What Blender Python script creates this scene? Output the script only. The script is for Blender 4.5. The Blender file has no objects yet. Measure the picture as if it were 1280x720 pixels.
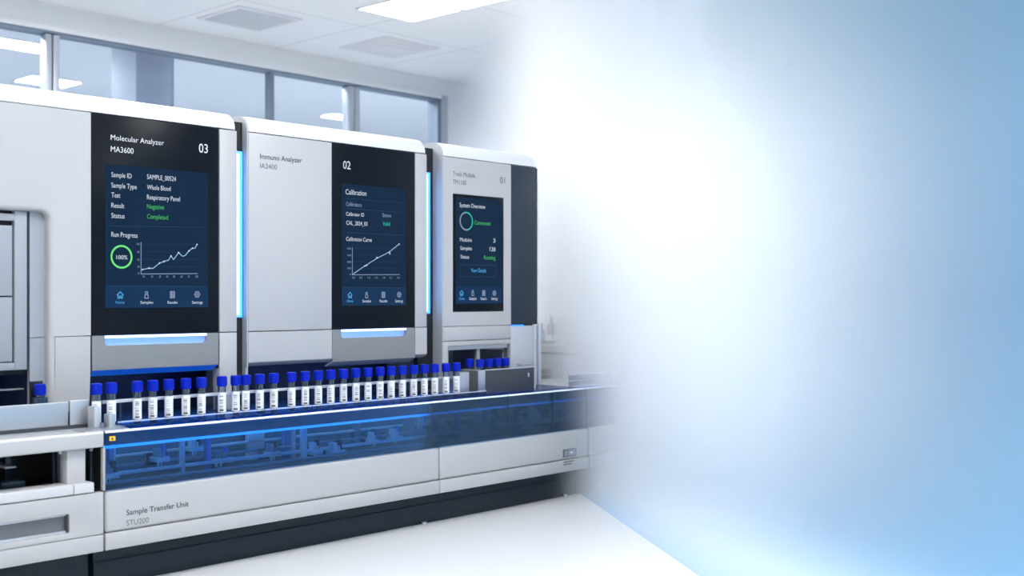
import bpy, bmesh, math, random
from mathutils import Vector, Matrix
random.seed(7)
scene = bpy.context.scene
COL = scene.collection

# ------------------------------------------------------------------ survey
# The photo's perspective was surveyed once (focal length 1450 px of 1280,
# horizon at row 372, vanishing point of the machine line at column 1975).
F = 1450.0
HZ = 372.0
ANG = math.atan(1335.0 / F)
c, s = math.cos(ANG), math.sin(ANG)
def Xp(px, Y):
    u = (px - 640) / F
    return Y * (c + s * u) / (s - c * u)
def Zp(px, py, Y):
    return 1 + (HZ - py) / (1975 - px) * Y / c
def Yp(px, X):
    u = (px - 640) / F
    return X * (s - c * u) / (c + s * u)
def Cp(px, py, z):
    u = (px - 640) / F
    t = (z - 1) / ((HZ - py) / F)
    return t * (c + s * u), t * (s - c * u)

# ------------------------------------------------------------------ materials
def mat(name, base=(.8, .8, .8), rough=.4, metal=0.0, emit=None, estr=0.0, spec=.5, bump=0.0, bscale=200, var=0.0, coat=0.0):
    m = bpy.data.materials.new(name)
    m.use_nodes = True
    nt = m.node_tree
    b = nt.nodes['Principled BSDF']
    b.inputs['Base Color'].default_value = (*base, 1)
    b.inputs['Roughness'].default_value = rough
    b.inputs['Metallic'].default_value = metal
    b.inputs['Specular IOR Level'].default_value = spec
    b.inputs['Coat Weight'].default_value = coat
    if emit:
        b.inputs['Emission Color'].default_value = (*emit, 1)
        b.inputs['Emission Strength'].default_value = estr
    if bump or var:
        tc = nt.nodes.new('ShaderNodeTexCoord')
        n = nt.nodes.new('ShaderNodeTexNoise')
        n.inputs['Scale'].default_value = bscale
        n.inputs['Detail'].default_value = 3
        nt.links.new(tc.outputs['Object'], n.inputs['Vector'])
        if bump:
            bp = nt.nodes.new('ShaderNodeBump')
            bp.inputs['Strength'].default_value = bump
            bp.inputs['Distance'].default_value = .002
            nt.links.new(n.outputs['Fac'], bp.inputs['Height'])
            nt.links.new(bp.outputs['Normal'], b.inputs['Normal'])
        if var:
            mr = nt.nodes.new('ShaderNodeMapRange')
            mr.inputs['To Min'].default_value = max(0.02, rough - var)
            mr.inputs['To Max'].default_value = rough + var
            nt.links.new(n.outputs['Fac'], mr.inputs['Value'])
            nt.links.new(mr.outputs['Result'], b.inputs['Roughness'])
    return m

def glass(name, tint, gloss=.08, rough=.03):
    m = bpy.data.materials.new(name)
    m.use_nodes = True
    nt = m.node_tree
    nt.nodes.clear()
    out = nt.nodes.new('ShaderNodeOutputMaterial')
    tr = nt.nodes.new('ShaderNodeBsdfTransparent')
    tr.inputs['Color'].default_value = (*tint, 1)
    gl = nt.nodes.new('ShaderNodeBsdfGlossy')
    gl.inputs['Roughness'].default_value = rough
    fr = nt.nodes.new('ShaderNodeFresnel')
    fr.inputs['IOR'].default_value = 1.45
    ml = nt.nodes.new('ShaderNodeMath')
    ml.operation = 'MULTIPLY'
    ml.inputs[1].default_value = gloss / .04
    cl = nt.nodes.new('ShaderNodeMath')
    cl.operation = 'MINIMUM'
    cl.inputs[1].default_value = .9
    mx = nt.nodes.new('ShaderNodeMixShader')
    nt.links.new(fr.outputs[0], ml.inputs[0])
    nt.links.new(ml.outputs[0], cl.inputs[0])
    nt.links.new(cl.outputs[0], mx.inputs[0])
    nt.links.new(tr.outputs[0], mx.inputs[1])
    nt.links.new(gl.outputs[0], mx.inputs[2])
    nt.links.new(mx.outputs[0], out.inputs['Surface'])
    return m

WHITE = mat('white_lacquer', (.43, .43, .44), .38, var=.05, bscale=6)
WHITE2 = mat('white_plastic', (.52, .525, .54), .3)
CAPW = mat('white_gloss_lid', (.68, .685, .70), .28)
GREYP = mat('pale_grey_panel', (.29, .315, .35), .42)
SILVER = mat('brushed_silver', (.50, .515, .54), .34, metal=.75, bump=.05, bscale=90)
STEEL = mat('satin_steel', (.55, .57, .60), .38, metal=.6, bump=.05, bscale=120)
DRAWER = mat('grey_satin_drawer', (.245, .245, .25), .42, metal=.2)
SLATE = mat('dark_slate_plinth', (.010, .018, .028), .42, spec=.3)
BLACK = mat('black_void', (.006, .007, .010), .6)
NAVY = mat('navy_cavity', (.010, .020, .075), .35)
BGLASS = mat('black_glass', (.004, .006, .010), .28, spec=.12)
SGLASS = mat('smoked_panel', (.014, .026, .042), .22, spec=.4)
SMOKE = mat('smoked_rack_front', (.045, .052, .062), .25)
GAP = mat('dark_joint', (.03, .035, .045), .6)
INK = mat('dark_grey_ink', (.025, .028, .035), .6)
INK2 = mat('light_grey_ink', (.10, .105, .115), .6)
INKW = mat('pale_print', (.62, .63, .66), .5)
POCKET = mat('grey_grip', (.12, .125, .145), .45)
CAPB = mat('blue_cap', (.001, .016, .42), .4, spec=.2)
LABEL = mat('paper_label', (.80, .81, .83), .6)
SERUM = mat('clear_gel', (.45, .50, .56), .3)
MECHW = mat('mechanism_white', (.80, .86, .92), .4)
MECHB = mat('mechanism_blue', (.05, .25, .75), .35)
MECHD = mat('mechanism_dark', (.02, .045, .09), .4)
MECHG = mat('mechanism_grey', (.22, .32, .46), .4)
CAVW = mat('cavity_wall', (.09, .19, .30), .5)
YELLOW = mat('yellow_sticker', (.80, .48, .02), .5)
GLASSB = glass('blue_acrylic', (.42, .64, .83), .045)
GLASST = glass('blue_acrylic_top', (.55, .75, .97), .018)
CLEAR = glass('clear_acrylic', (.93, .96, .99), .04)
TUBEG = glass('tube_plastic', (.78, .83, .88), .07, .1)
WGLASS = glass('window_glass', (.88, .92, .96), .002)
LEDC = mat('led_cyan', (.1, .5, 1), .4, emit=(.03, .23, 1.0), estr=1.25)
LEDI = mat('led_core', (.4, .7, 1), .4, emit=(.48, .82, 1.0), estr=1.15)
LEDW = mat('led_white_blue', (.6, .7, 1), .4, emit=(.50, .58, 1.0), estr=2.2)
LEDB = mat('led_blue', (.05, .2, 1), .4, emit=(.006, .20, 1.0), estr=2.5)
LEDT = mat('led_tank', (.1, .5, 1), .4, emit=(.05, .34, 1.0), estr=2.2)
UGLOW = mat('painted_underglow', (.02, .1, .4), .4, emit=(.001, .05, .36), estr=.8)
FILLR = mat('tank_fill_rear', (.3, .5, 1), .4, emit=(.55, .78, 1.0), estr=9.0)
LIDGLOW = mat('painted_lid_glow', (.02, .1, .4), .4, emit=(.003, .12, .62), estr=1.1)
LAMP = mat('lamp_diffuser', (.9, .9, .9), .5, emit=(1, .985, .96), estr=25)
LAMPF = mat('lamp_diffuser_far', (.9, .9, .9), .5, emit=(.96, .98, 1), estr=28.0)
LAMPN = mat('lamp_diffuser_dimmed', (.9, .9, .9), .5, emit=(1, .985, .96), estr=7.0)
FRAMEM = mat('lamp_frame', (.8, .8, .82), .4)
# screens
def scr(name, col, k=1.0):
    return mat(name, (.004, .005, .008), .12, emit=col, estr=k, spec=.05)
S_BG = scr('screen_navy', (.0035, .017, .046))
S_NAV = scr('screen_nav_bar', (.004, .027, .080))
S_LINE = scr('screen_rule', (.020, .055, .11))
S_WHITE = scr('screen_white', (.66, .72, .80))
S_GREY = scr('screen_grey', (.26, .33, .45))
S_GREEN = scr('screen_green', (.06, .50, .10))
S_RING = scr('screen_ring_green', (.16, .76, .20))
S_TEAL = scr('screen_teal', (.03, .55, .40))
S_CYAN = scr('screen_cyan', (.08, .40, .80))
S_PALE = scr('screen_pale_blue', (.30, .55, .75))
SCR = [S_BG, S_NAV, S_LINE, S_WHITE, S_GREY, S_GREEN, S_RING, S_TEAL, S_CYAN, S_PALE]
BG, NAV, RULE, WHT, GRY, GRN, RNG, TEAL, CYN, PALE = range(10)

# ------------------------------------------------------------------ builder
_txt = bpy.data.curves.new('scratch', 'FONT')
_txo = bpy.data.objects.new('scratch', _txt)
COL.objects.link(_txo)
def text_mesh(body, bold=0.0):
    _txt.body = body
    _txt.size = 1
    _txt.offset = bold
    _txt.resolution_u = 3
    dg = bpy.context.evaluated_depsgraph_get()
    dg.update()
    ev = _txo.evaluated_get(dg)
    me = ev.to_mesh()
    vs = [v.co.copy() for v in me.vertices]
    fs = [tuple(p.vertices) for p in me.polygons]
    ev.to_mesh_clear()
    return vs, fs
_hv, _ = text_mesh('H')
CAPH = max(v.y for v in _hv) - min(v.y for v in _hv)

class MB:
    def __init__(self):
        self.bm = bmesh.new()
    def _merge(self, b, mi):
        for f in b.faces:
            f.material_index = mi
        me = bpy.data.meshes.new('t')
        b.to_mesh(me)
        b.free()
        self.bm.from_mesh(me)
        bpy.data.meshes.remove(me)
    def box(self, x0, x1, y0, y1, z0, z1, mi=0, bev=0.0, seg=2):
        b = bmesh.new()
        bmesh.ops.create_cube(b, size=1)
        for v in b.verts:
            v.co = Vector((x0 + (v.co.x + .5) * (x1 - x0), y0 + (v.co.y + .5) * (y1 - y0), z0 + (v.co.z + .5) * (z1 - z0)))
        if x1 < x0 or y1 < y0 or z1 < z0:
            bmesh.ops.recalc_face_normals(b, faces=b.faces)
        if bev:
            lim = .45 * min(abs(x1 - x0), abs(y1 - y0), abs(z1 - z0))
            bmesh.ops.bevel(b, geom=list(b.edges), offset=min(bev, lim), segments=seg, affect='EDGES', profile=.5)
        self._merge(b, mi)
        return self
    def prism(self, pts, a0, a1, axis, mi=0, bev=None, boff=.003, bseg=2):
        """pts: outline; axis 'y' -> pts are (x,z) swept y a0..a1; axis 'x' -> pts (y,z); axis 'z' -> pts (x,y)"""
        b = bmesh.new()
        def mk(p, a):
            return b.verts.new({'y': (p[0], a, p[1]), 'x': (a, p[0], p[1]), 'z': (p[0], p[1], a)}[axis])
        A = [mk(p, a0) for p in pts]
        B = [mk(p, a1) for p in pts]
        b.faces.new(A)
        b.faces.new(list(reversed(B)))
        n = len(pts)
        for i in range(n):
            b.faces.new((A[i], B[i], B[(i + 1) % n], A[(i + 1) % n]))
        bmesh.ops.recalc_face_normals(b, faces=b.faces)
        if bev:
            es = [e for e in b.edges if bev(e.verts[0].co, e.verts[1].co)]
            bmesh.ops.bevel(b, geom=es, offset=boff, segments=bseg, affect='EDGES', profile=.5)
        self._merge(b, mi)
        return self
    def lathe(self, prof, cx=0, cy=0, cz=0, seg=20, mi=0, a0=0, a1=2 * math.pi, axis='z'):
        b = bmesh.new()
        full = abs(a1 - a0 - 2 * math.pi) < 1e-6
        rows = []
        n = seg if full else seg + 1
        for r, z in prof:
            if r < 1e-6 and full:
                rows.append([b.verts.new((0, 0, z))])
            else:
                rows.append([b.verts.new((r * math.cos(a0 + (a1 - a0) * k / seg), r * math.sin(a0 + (a1 - a0) * k / seg), z)) for k in range(n)])
        for i in range(len(rows) - 1):
            p, q = rows[i], rows[i + 1]
            for k in range(seg):
                k2 = (k + 1) % n
                if len(p) == 1 and len(q) == 1:
                    continue
                if len(p) == 1:
                    b.faces.new((p[0], q[k], q[k2]))
                elif len(q) == 1:
                    b.faces.new((p[k], q[0], p[k2]))
                else:
                    b.faces.new((p[k], q[k], q[k2], p[k2]))
        bmesh.ops.recalc_face_normals(b, faces=b.faces)
        if axis == 'x':
            bmesh.ops.transform(b, matrix=Matrix.Rotation(math.pi / 2, 4, 'Y'), verts=b.verts)
        if axis == 'y':
            bmesh.ops.transform(b, matrix=Matrix.Rotation(-math.pi / 2, 4, 'X'), verts=b.verts)
        bmesh.ops.translate(b, vec=(cx, cy, cz), verts=b.verts)
        self._merge(b, mi)
        return self
    def cyl(self, cx, cy, cz, r, h, axis='z', mi=0, seg=18, ch=.001):
        ch = min(ch, r * .3, h * .3)
        return self.lathe([(0, 0), (r - ch, 0), (r, ch), (r, h - ch), (r - ch, h), (0, h)], cx, cy, cz, seg, mi, axis=axis)
    # ---- flat print on a plane y = Y facing the viewer (-Y)
    def quad(self, P, Y, mi):
        vs = [self.bm.verts.new((p[0], Y, p[1])) for p in P]
        f = self.bm.faces.new(vs)
        f.normal_update()
        if f.normal.y > 0:
            f.normal_flip()
        f.material_index = mi
    def rect(self, x0, x1, z0, z1, Y, mi):
        self.quad([(x0, z0), (x1, z0), (x1, z1), (x0, z1)], Y, mi)
    def line(self, pts, w, Y, mi):
        for (x0, z0), (x1, z1) in zip(pts, pts[1:]):
            d = Vector((x1 - x0, z1 - z0))
            if d.length < 1e-6:
                continue
            n = Vector((-d.y, d.x)).normalized() * w / 2
            e = d.normalized() * w * .3
            self.quad([(x0 - n.x - e.x, z0 - n.y - e.y), (x1 - n.x + e.x, z1 - n.y + e.y), (x1 + n.x + e.x, z1 + n.y + e.y), (x0 + n.x - e.x, z0 + n.y - e.y)], Y, mi)
    def ring(self, cx, cz, r, w, Y, mi, a0=0, a1=360, seg=40):
        for k in range(seg):
            t0 = math.radians(a0 + (a1 - a0) * k / seg)
            t1 = math.radians(a0 + (a1 - a0) * (k + 1) / seg)
            self.quad([(cx + (r - w / 2) * math.cos(t0), cz + (r - w / 2) * math.sin(t0)), (cx + (r + w / 2) * math.cos(t0), cz + (r + w / 2) * math.sin(t0)),
                       (cx + (r + w / 2) * math.cos(t1), cz + (r + w / 2) * math.sin(t1)), (cx + (r - w / 2) * math.cos(t1), cz + (r - w / 2) * math.sin(t1))], Y, mi)
    def text(self, body, x0, x1, z, cap, Y, mi, bold=0.0):
        vs, fs = text_mesh(body, bold)
        mnx, mxx = min(v.x for v in vs), max(v.x for v in vs)
        sx = (x1 - x0) / (mxx - mnx)
        sz = cap / CAPH
        nv = [self.bm.verts.new((x0 + (v.x - mnx) * sx, Y, z + v.y * sz)) for v in vs]
        for f in fs:
            try:
                g = self.bm.faces.new([nv[i] for i in f])
            except ValueError:
                continue
            g.normal_update()
            if g.normal.y > 0:
                g.normal_flip()
            g.material_index = mi
    def build(self, name, mats, parent=None, smooth=30):
        me = bpy.data.meshes.new(name)
        if parent is not None:
            off = Vector((0, 0, 0))
            p = parent
            while p is not None:
                off += p.location
                p = p.parent
            bmesh.ops.translate(self.bm, vec=-off, verts=self.bm.verts)
        self.bm.to_mesh(me)
        self.bm.free()
        for m in (mats if isinstance(mats, (list, tuple)) else [mats]):
            me.materials.append(m)
        if smooth:
            me.polygons.foreach_set('use_smooth', [True] * len(me.polygons))
            me.set_sharp_from_angle(angle=math.radians(smooth))
        o = bpy.data.objects.new(name, me)
        COL.objects.link(o)
        if parent is not None:
            o.parent = parent
        return o

def tag(o, label=None, cat=None, group=None, kind=None):
    if label: o['label'] = label
    if cat: o['category'] = cat
    if group: o['group'] = group
    if kind: o['kind'] = kind
    return o
def thing(name, label, cat, loc=(0, 0, 0), group=None):
    o = bpy.data.objects.new(name, None)
    o.empty_display_size = .05
    COL.objects.link(o)
    o.location = loc
    return tag(o, label, cat, group)
def bx(name, m, parent, *a, **k):
    return MB().box(*a, **k).build(name, m, parent)

# ------------------------------------------------------------------ planes
YB = 3.675        # white front of the transfer line
YPL = 3.77        # plinth
YC = 4.0          # front of the tall cabinets
YT = 3.83         # row of tubes
DECK = .546
ZSEAM = .861
ZCAP = 1.677
CEIL = 2.8
YW = 6.94

exec_parts = []
# ================================================================== ROOM
SA, CA = .6, .8    # the open side of the room runs on a slant: q = .8x - .6y
def QR(q, r):      # slanted coordinates -> x, y
    return .8 * q + .6 * r, -.6 * q + .8 * r

floor_m = mat('floor_vinyl', (.655, .66, .675), .32, spec=.4)
ceil_m = mat('ceiling_tile', (.92, .93, .945), .7)
nt = ceil_m.node_tree
tc = nt.nodes.new('ShaderNodeTexCoord')
mp = nt.nodes.new('ShaderNodeMapping')
mp.inputs['Location'].default_value = (-4.65 + .6 * 20, -5.6 + .6 * 20, 0)
br = nt.nodes.new('ShaderNodeTexBrick')
br.offset = 0
br.inputs['Scale'].default_value = 1
br.inputs['Brick Width'].default_value = .95
br.inputs['Row Height'].default_value = .95
br.inputs['Mortar Size'].default_value = .006
br.inputs['Mortar Smooth'].default_value = .3
br.inputs['Color1'].default_value = (.92, .93, .945, 1)
br.inputs['Color2'].default_value = (.91, .92, .94, 1)
br.inputs['Mortar'].default_value = (.66, .69, .73, 1)
nt.links.new(tc.outputs['Object'], mp.inputs[0])
nt.links.new(mp.outputs[0], br.inputs[0])
nt.links.new(br.outputs[0], nt.nodes['Principled BSDF'].inputs['Base Color'])
wall_m = mat('wall_paint', (.86, .875, .90), .6, bump=.05, bscale=60)
blue_m = mat('blue_paint', (.178, .385, .59), .75)

def struct(name, mb, m, **k):
    return tag(mb.build(name, m, **k), kind='structure')

XL, YF = -2.6, -3.2
QE = 1.42                      # edge of the white floor / start of blue sweep
def edge_pts(q, ya, yb):       # points on line q=const at y=ya, yb
    return ((q + .6 * ya) / .8, ya), ((q + .6 * yb) / .8, yb)
e0, e1 = edge_pts(QE, YF, YW)
struct('floor', MB().prism([(XL, YF), e0, e1, (XL, YW)], -.08, 0, 'z'), floor_m)
k0, k1 = edge_pts(2.05, YF, YW)
struct('ceiling', MB().prism([(XL, YF), k0, k1, (XL, YW)], CEIL, CEIL + .12, 'z'), ceil_m)
struct('wall_left', MB().box(XL - .1, XL, YF, YW, 0, CEIL), wall_m)
struct('wall_front', MB().box(XL, e0[0] - .0, YF - .1, YF, 0, CEIL), wall_m)
# back wall with the long clerestory window
WX1 = Xp(549, YW)
WZ1 = 2.641
WZ0 = 1.25
struct('wall_back', MB().box(XL, 9.9, YW, YW + .12, 0, WZ0).box(XL, 9.9, YW, YW + .12, WZ1, CEIL).box(WX1, 9.9, YW, YW + .12, WZ0, WZ1).box(XL, .6, YW, YW + .12, WZ0, WZ1).box(6.0, 9.9, YW, YW + .12, CEIL, 5.2), wall_m)
# curved blue sweep on the open side
prof = [(QE, -.02), (2.6, -.02), (2.6, 0)]
Q2, RAD = 3.6, 1.0
b = bmesh.new()
sweep = [(QE, 0.0), (2.0, 0.0)] + [(Q2 - RAD + RAD * math.sin(a), RAD - RAD * math.cos(a)) for a in [math.pi / 2 * i / 16 for i in range(17)]] + [(Q2, 5.2)]
back = [(Q2 + .1, 5.2), (Q2 + .1, -.08), (QE, -.08)]
outl = sweep + back
def swq(q, z, r):
    x, y = QR(q, r)
    return (x, y, z)
mbs = MB()
R0, R1 = -2.2, 11.4
va = [mbs.bm.verts.new(swq(q, z, R0)) for q, z in outl]
vb = [mbs.bm.verts.new(swq(q, z, R1)) for q, z in outl]
n = len(outl)
for i in range(n):
    mbs.bm.faces.new((va[i], vb[i], vb[(i + 1) % n], va[(i + 1) % n]))
mbs.bm.faces.new(va)
mbs.bm.faces.new(vb)
bmesh.ops.recalc_face_normals(mbs.bm, faces=mbs.bm.faces)
struct('wall_right', mbs, blue_m)

# ---- window band
win = tag(bpy.data.objects.new('window_1', None), kind='structure')
COL.objects.link(win)
fm = mat('window_aluminium', (.50, .54, .60), .4, metal=.4)
fd = mat('window_dark_seal', (.20, .25, .32), .5)
bx('window_head', fd, win, .6, WX1, YW - .02, YW + .10, WZ1 - .014, WZ1)
bx('window_head', wall_m, win, .6, WX1, YW - .03, YW + .12, WZ1, WZ1 + .028)
bx('window_sill', fm, win, .6, WX1, YW - .03, YW + .12, WZ0, WZ0 + .03)
bx('window_frame', fd, win, WX1 - .035, WX1, YW - .02, YW + .10, WZ0, WZ1)
bx('window_frame', fm, win, WX1, WX1 + .07, YW - .03, YW - .0, WZ0, WZ1 + .03)
for pa, pb, m in ((55.5, 63, fm), (65, 73, fm), (337, 341, fd), (434, 441, fm), (442, 448, fm)):
    bx('mullion', m, win, Xp(pa, YW), Xp(pb, YW), YW - .02, YW + .06, WZ0, WZ1 - .02, bev=.004)
gx = [.6, Xp(64, YW), Xp(339, YW), Xp(441, YW), WX1]
for a, b_ in zip(gx, gx[1:]):
    bx('pane', WGLASS, win, a + .01, b_ - .01, YW + .02, YW + .028, WZ0, WZ1)
# ---- the room beyond the window
YFAR = 11.5
far_m = mat('far_wall_paint', (.74, .79, .86), .6)
far_c = mat('far_ceiling_paint', (.80, .83, .87), .7)
struct('floor_far', MB().box(XL, 11, YW + .12, YFAR, -.08, 0), floor_m)
struct('ceiling_far', MB().box(XL, 11, YW + .12, YFAR, CEIL + .15, CEIL + .25), far_c)
struct('wall_far', MB().box(XL, 11, YFAR, YFAR + .1, 0, CEIL + .2), far_m)
struct('wall_far_left', MB().box(XL - .1, XL, YW + .12, YFAR, 0, CEIL + .2), far_m)
struct('wall_far_right', MB().box(11, 11.1, YW + .12, YFAR, 0, CEIL + .2), far_m)
cx0, cx1 = Xp(170, 7.45), Xp(214, 7.45)
pil = mat('pillar_paint', (.40, .44, .53), .6)
tag(MB().box(cx0, cx1, 7.45, 7.8, 0, CEIL + .15, bev=.01).box(cx1, cx1 + .04, 7.48, 7.77, 0, CEIL + .15).build('pillar', pil), 'grey square pillar in the far room behind the window band', 'pillar')
dr = thing('glazed_door', 'pale framed glazed door in the far room, right of the pillar', 'door', (Xp(250, 10), 10.6, 0))
bx('door_frame', fm, dr, Xp(229, 10.5), Xp(233, 10.5), 10.5, 10.6, 0, 2.75)
bx('door_frame', fm, dr, Xp(282, 10.5), Xp(286, 10.5), 10.5, 10.6, 0, 2.75)
bx('door_leaf', far_c, dr, Xp(233, 10.5), Xp(282, 10.5), 10.53, 10.57, 0.01, 2.72)

def ceiling_light(x0, x1, y0, y1, z, label, m=LAMP, group=None):
    t = thing('ceiling_light', label, 'ceiling light', ((x0 + x1) / 2, (y0 + y1) / 2, z), group)
    f = MB()
    w = .012
    f.box(x0, x1, y0, y0 + w, z - .008, z).box(x0, x1, y1 - w, y1, z - .008, z).box(x0, x0 + w, y0 + w, y1 - w, z - .008, z).box(x1 - w, x1, y0 + w, y1 - w, z - .008, z)
    f.build('frame', FRAMEM, t)
    bx('diffuser', m, t, x0 + w, x1 - w, y0 + w, y1 - w, z - .006, z - .001)
    return t
ceiling_light(4.648, 5.124, 5.125, 5.60, CEIL, 'square lit ceiling panel at the top edge, whole one nearer the window', LAMPN)
ceiling_light(4.648, 5.124, 4.645, 5.12, CEIL, 'square lit ceiling panel cut by the top edge, right one of the pair', LAMPN)
k = 0
for xx in (.0, 1.55, 3.10, 4.648):
    for yy in (4.645, 1.9, -.8):
        if xx > 4:
            continue
        ceiling_light(xx, xx + .476, yy, yy + .95, CEIL, 'square lit ceiling panel above the lab aisle out of the picture', group='ceiling panels above the aisle')
ZF = CEIL + .15
ceiling_light(2.6, 4.27, 8.69, 9.03, ZF, 'long lit ceiling strip in the far room, at the left edge', LAMPF)
ceiling_light(4.62, 5.10, 9.97, 10.35, ZF, 'lit ceiling panel in the far room left of the pillar', LAMPF)
ceiling_light(7.75, 8.1, 9.7, 9.95, ZF, 'small lit ceiling panel in the far room behind the right mullion', LAMPF)
for xx in (2.0, 5.3, 7.0, 8.7):  # unseen panels added to brighten the far room
    ceiling_light(xx, xx + 1.0, 7.35, 7.85, ZF, 'added unseen lit panel brightening the far room, above the window head', LAMPF, 'added far room panels above the window head')
# ceiling vent and unlit recessed tile
def ceiling_rect(px):
    P = [Cp(a, b_, CEIL) for a, b_ in px]
    return min(p[0] for p in P), max(p[0] for p in P), min(p[1] for p in P), max(p[1] for p in P)
x0, x1, y0, y1 = ceiling_rect([(265, 22), (365, 24)])
vx, vy = Cp(312, 23, CEIL)
t = thing('ceiling_vent', 'pale grey square ceiling vent at the top left of the lit panels', 'vent', (vx, vy, CEIL))
x0, x1, y0, y1 = vx - .24, vx + .24, vy - .24, vy + .24
f = MB()
f.box(x0, x1, y0, y0 + .03, CEIL - .01, CEIL).box(x0, x1, y1 - .03, y1, CEIL - .01, CEIL).box(x0, x0 + .03, y0 + .03, y1 - .03, CEIL - .01, CEIL).box(x1 - .03, x1, y0 + .03, y1 - .03, CEIL - .01, CEIL)
f.build('frame', FRAMEM, t)
f = MB()
for i in range(10):
    f.box(x0 + .03, x1 - .03, y0 + .04 + i * .042, y0 + .055 + i * .042, CEIL - .008, CEIL - .001)
f.build('grille', mat('vent_grey', (.74, .76, .79), .5), t)
vx, vy = Cp(487, 59, CEIL)
t = thing('ceiling_diffuser', 'white square unlit air diffuser on the ceiling below the lit panels', 'air diffuser', (vx, vy, CEIL))
f = MB()
for i, w in enumerate((.24, .18, .12)):
    f.box(vx - w, vx + w, vy - w, vy + w, CEIL - .012 - i * .006, CEIL - i * .006, bev=.004)
f.build('cone', FRAMEM, t)
bx('frame', FRAMEM, t, vx - .26, vx + .26, vy - .26, vy + .26, CEIL - .006, CEIL)

# ================================================================== TRANSFER LINE
def yx(p):  # x on the line front for a column of the photo
    return Xp(p, YB)
XA = 1.0
XS = yx(131)
XEND = 4.95
x550, x735 = yx(550), yx(736)
x540 = yx(540)

# ---- loading unit (left)
lu = thing('loading_unit', 'white loading unit with open dark bay and grey-gripped drawer, bottom left', 'lab machine', (1.5, 4.0, 0))
g = .004
PLX = Xp(110, YPL)
bx('plinth', SLATE, lu, XA, PLX, YPL, 4.6, 0, .147)
# drawer front with a pocket: a frame around the grip
def front_panel(parent, xa, xb, name='front_panel'):
    m = MB()
    # lower apron and the main face, the joint between them a thin groove
    m.box(xa, xb, YB, YB + .03, .142, .1985, bev=.002)
    return m
px0, px1 = XA, yx(87)
pz0, pz1 = .2215, .284
m = MB()
m.box(XA, XS - g, YB, YB + .03, .142, .1988, bev=.0025)
zt = .342
outl = [(XA, .2012), (XS - g, .2012), (XS - g, zt), (XA, zt)]
def front_edge(a, b_):
    return abs(a.y - YB) < 1e-5 and abs(b_.y - YB) < 1e-5 and not (abs(a.x - XA) < 1e-5 and abs(b_.x - XA) < 1e-5)
rr = .006
P = [(XA, .2004), (XS - g, .2004), (XS - g, zt), (XA, zt), (XA, pz1)]
P += [(px1 - rr + rr * math.sin(a), pz1 - rr + rr * math.cos(a)) for a in [math.pi / 2 * i / 4 for i in range(5)]]
P += [(px1 - rr + rr * math.cos(a), pz0 + rr - rr * math.sin(a)) for a in [math.pi / 2 * i / 4 for i in range(5)]]
P += [(XA, pz0)]
m.prism(P, YB, YB + .03, 'y', 0, bev=front_edge, boff=.003, bseg=2)
m.box(XA, XS - g, YB + .028, YB + .035, .142, zt - .004, 1)
d = m.build('drawer_front', [WHITE, GAP], lu)
m = MB()
m.box(XA, px1, YB + .016, YB + .027, pz0, pz1, 0)
m.box(XA, px1 - .002, YB + .006, YB + .016, pz0, pz0 + .008, 1, bev=.002)
m.box(XA, px1 - .002, YB + .006, YB + .016, pz1 - .006, pz1, 1, bev=.002)
m.box(px1 - .010, px1 - .004, YB + .004, YB + .016, pz0, pz1, 2)
tag(m.build('grip', [POCKET, STEEL, GAP], d), 'recessed grey drawer grip')
bx('carcass', MECHD, lu, XA, XS - .006, YB + .036, 4.6, .147, .33)
# shelf bar
xb1, xb0 = yx(118), yx(92.5)
m = MB().box(XA, xb0 - .001, YB, YB + .08, .345, .379, bev=.004, seg=3).box(xb0 + .001, xb1, YB, YB + .08, .345, .379, bev=.004, seg=3)
m.box(XA, xb1 - .02, YB + .012, YB + .08, .331, .345, 1)
m.build('shelf_bar', [WHITE2, BLACK], lu)
# bay interior
m = MB()
m.box(XA, XS - .01, 4.02, 4.05, .33, .53)
m.box(XA, XS - .02, YB + .08, 4.02, .33, .347)
m.build('bay_lining', BLACK, lu)
xq0, xq1 = Xp(83.7, YB + .02), Xp(107, YB + .02)
bx('post', WHITE, lu, xq0, xq1, YB + .02, YB + .07, .345, .50, bev=.003)
for pa, pb, yy in ((67, 72, 3.78), (7, 20, 3.92), (113, 117, 3.74)):
    bx('post', SGLASS, lu, Xp(pa, yy), Xp(pb, yy), yy, yy + .03, .345, .53, bev=.002)
bx('tray', STEEL, lu, Xp(6, 3.85), Xp(21, 3.85), 3.85, 3.95, .430, .437, bev=.002)
bx('tray', SGLASS, lu, Xp(2, 3.8), Xp(32, 3.8), 3.8, 3.95, .372, .392, bev=.002)
for px_ in (79, 117.5):
    MB().cyl(Xp(px_, YB + .03), YB + .05, .478, .006, .02).build('screw', SILVER, lu)
# top beam
m = MB().box(XA, XS - .002, YB, YB + .10, .494, .546, bev=.006, seg=3)
m.box(XA, XS - .003, YB - .001, YB + .014, .5375, .5475, 1, bev=.004, seg=3)  # lighter strip paints the highlight along the beam's top edge
m.build('front_beam', [WHITE, CAPW], lu)
bx('deck', STEEL, lu, XA, XS, YB + .101, 4.6, .50, DECK)
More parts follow.
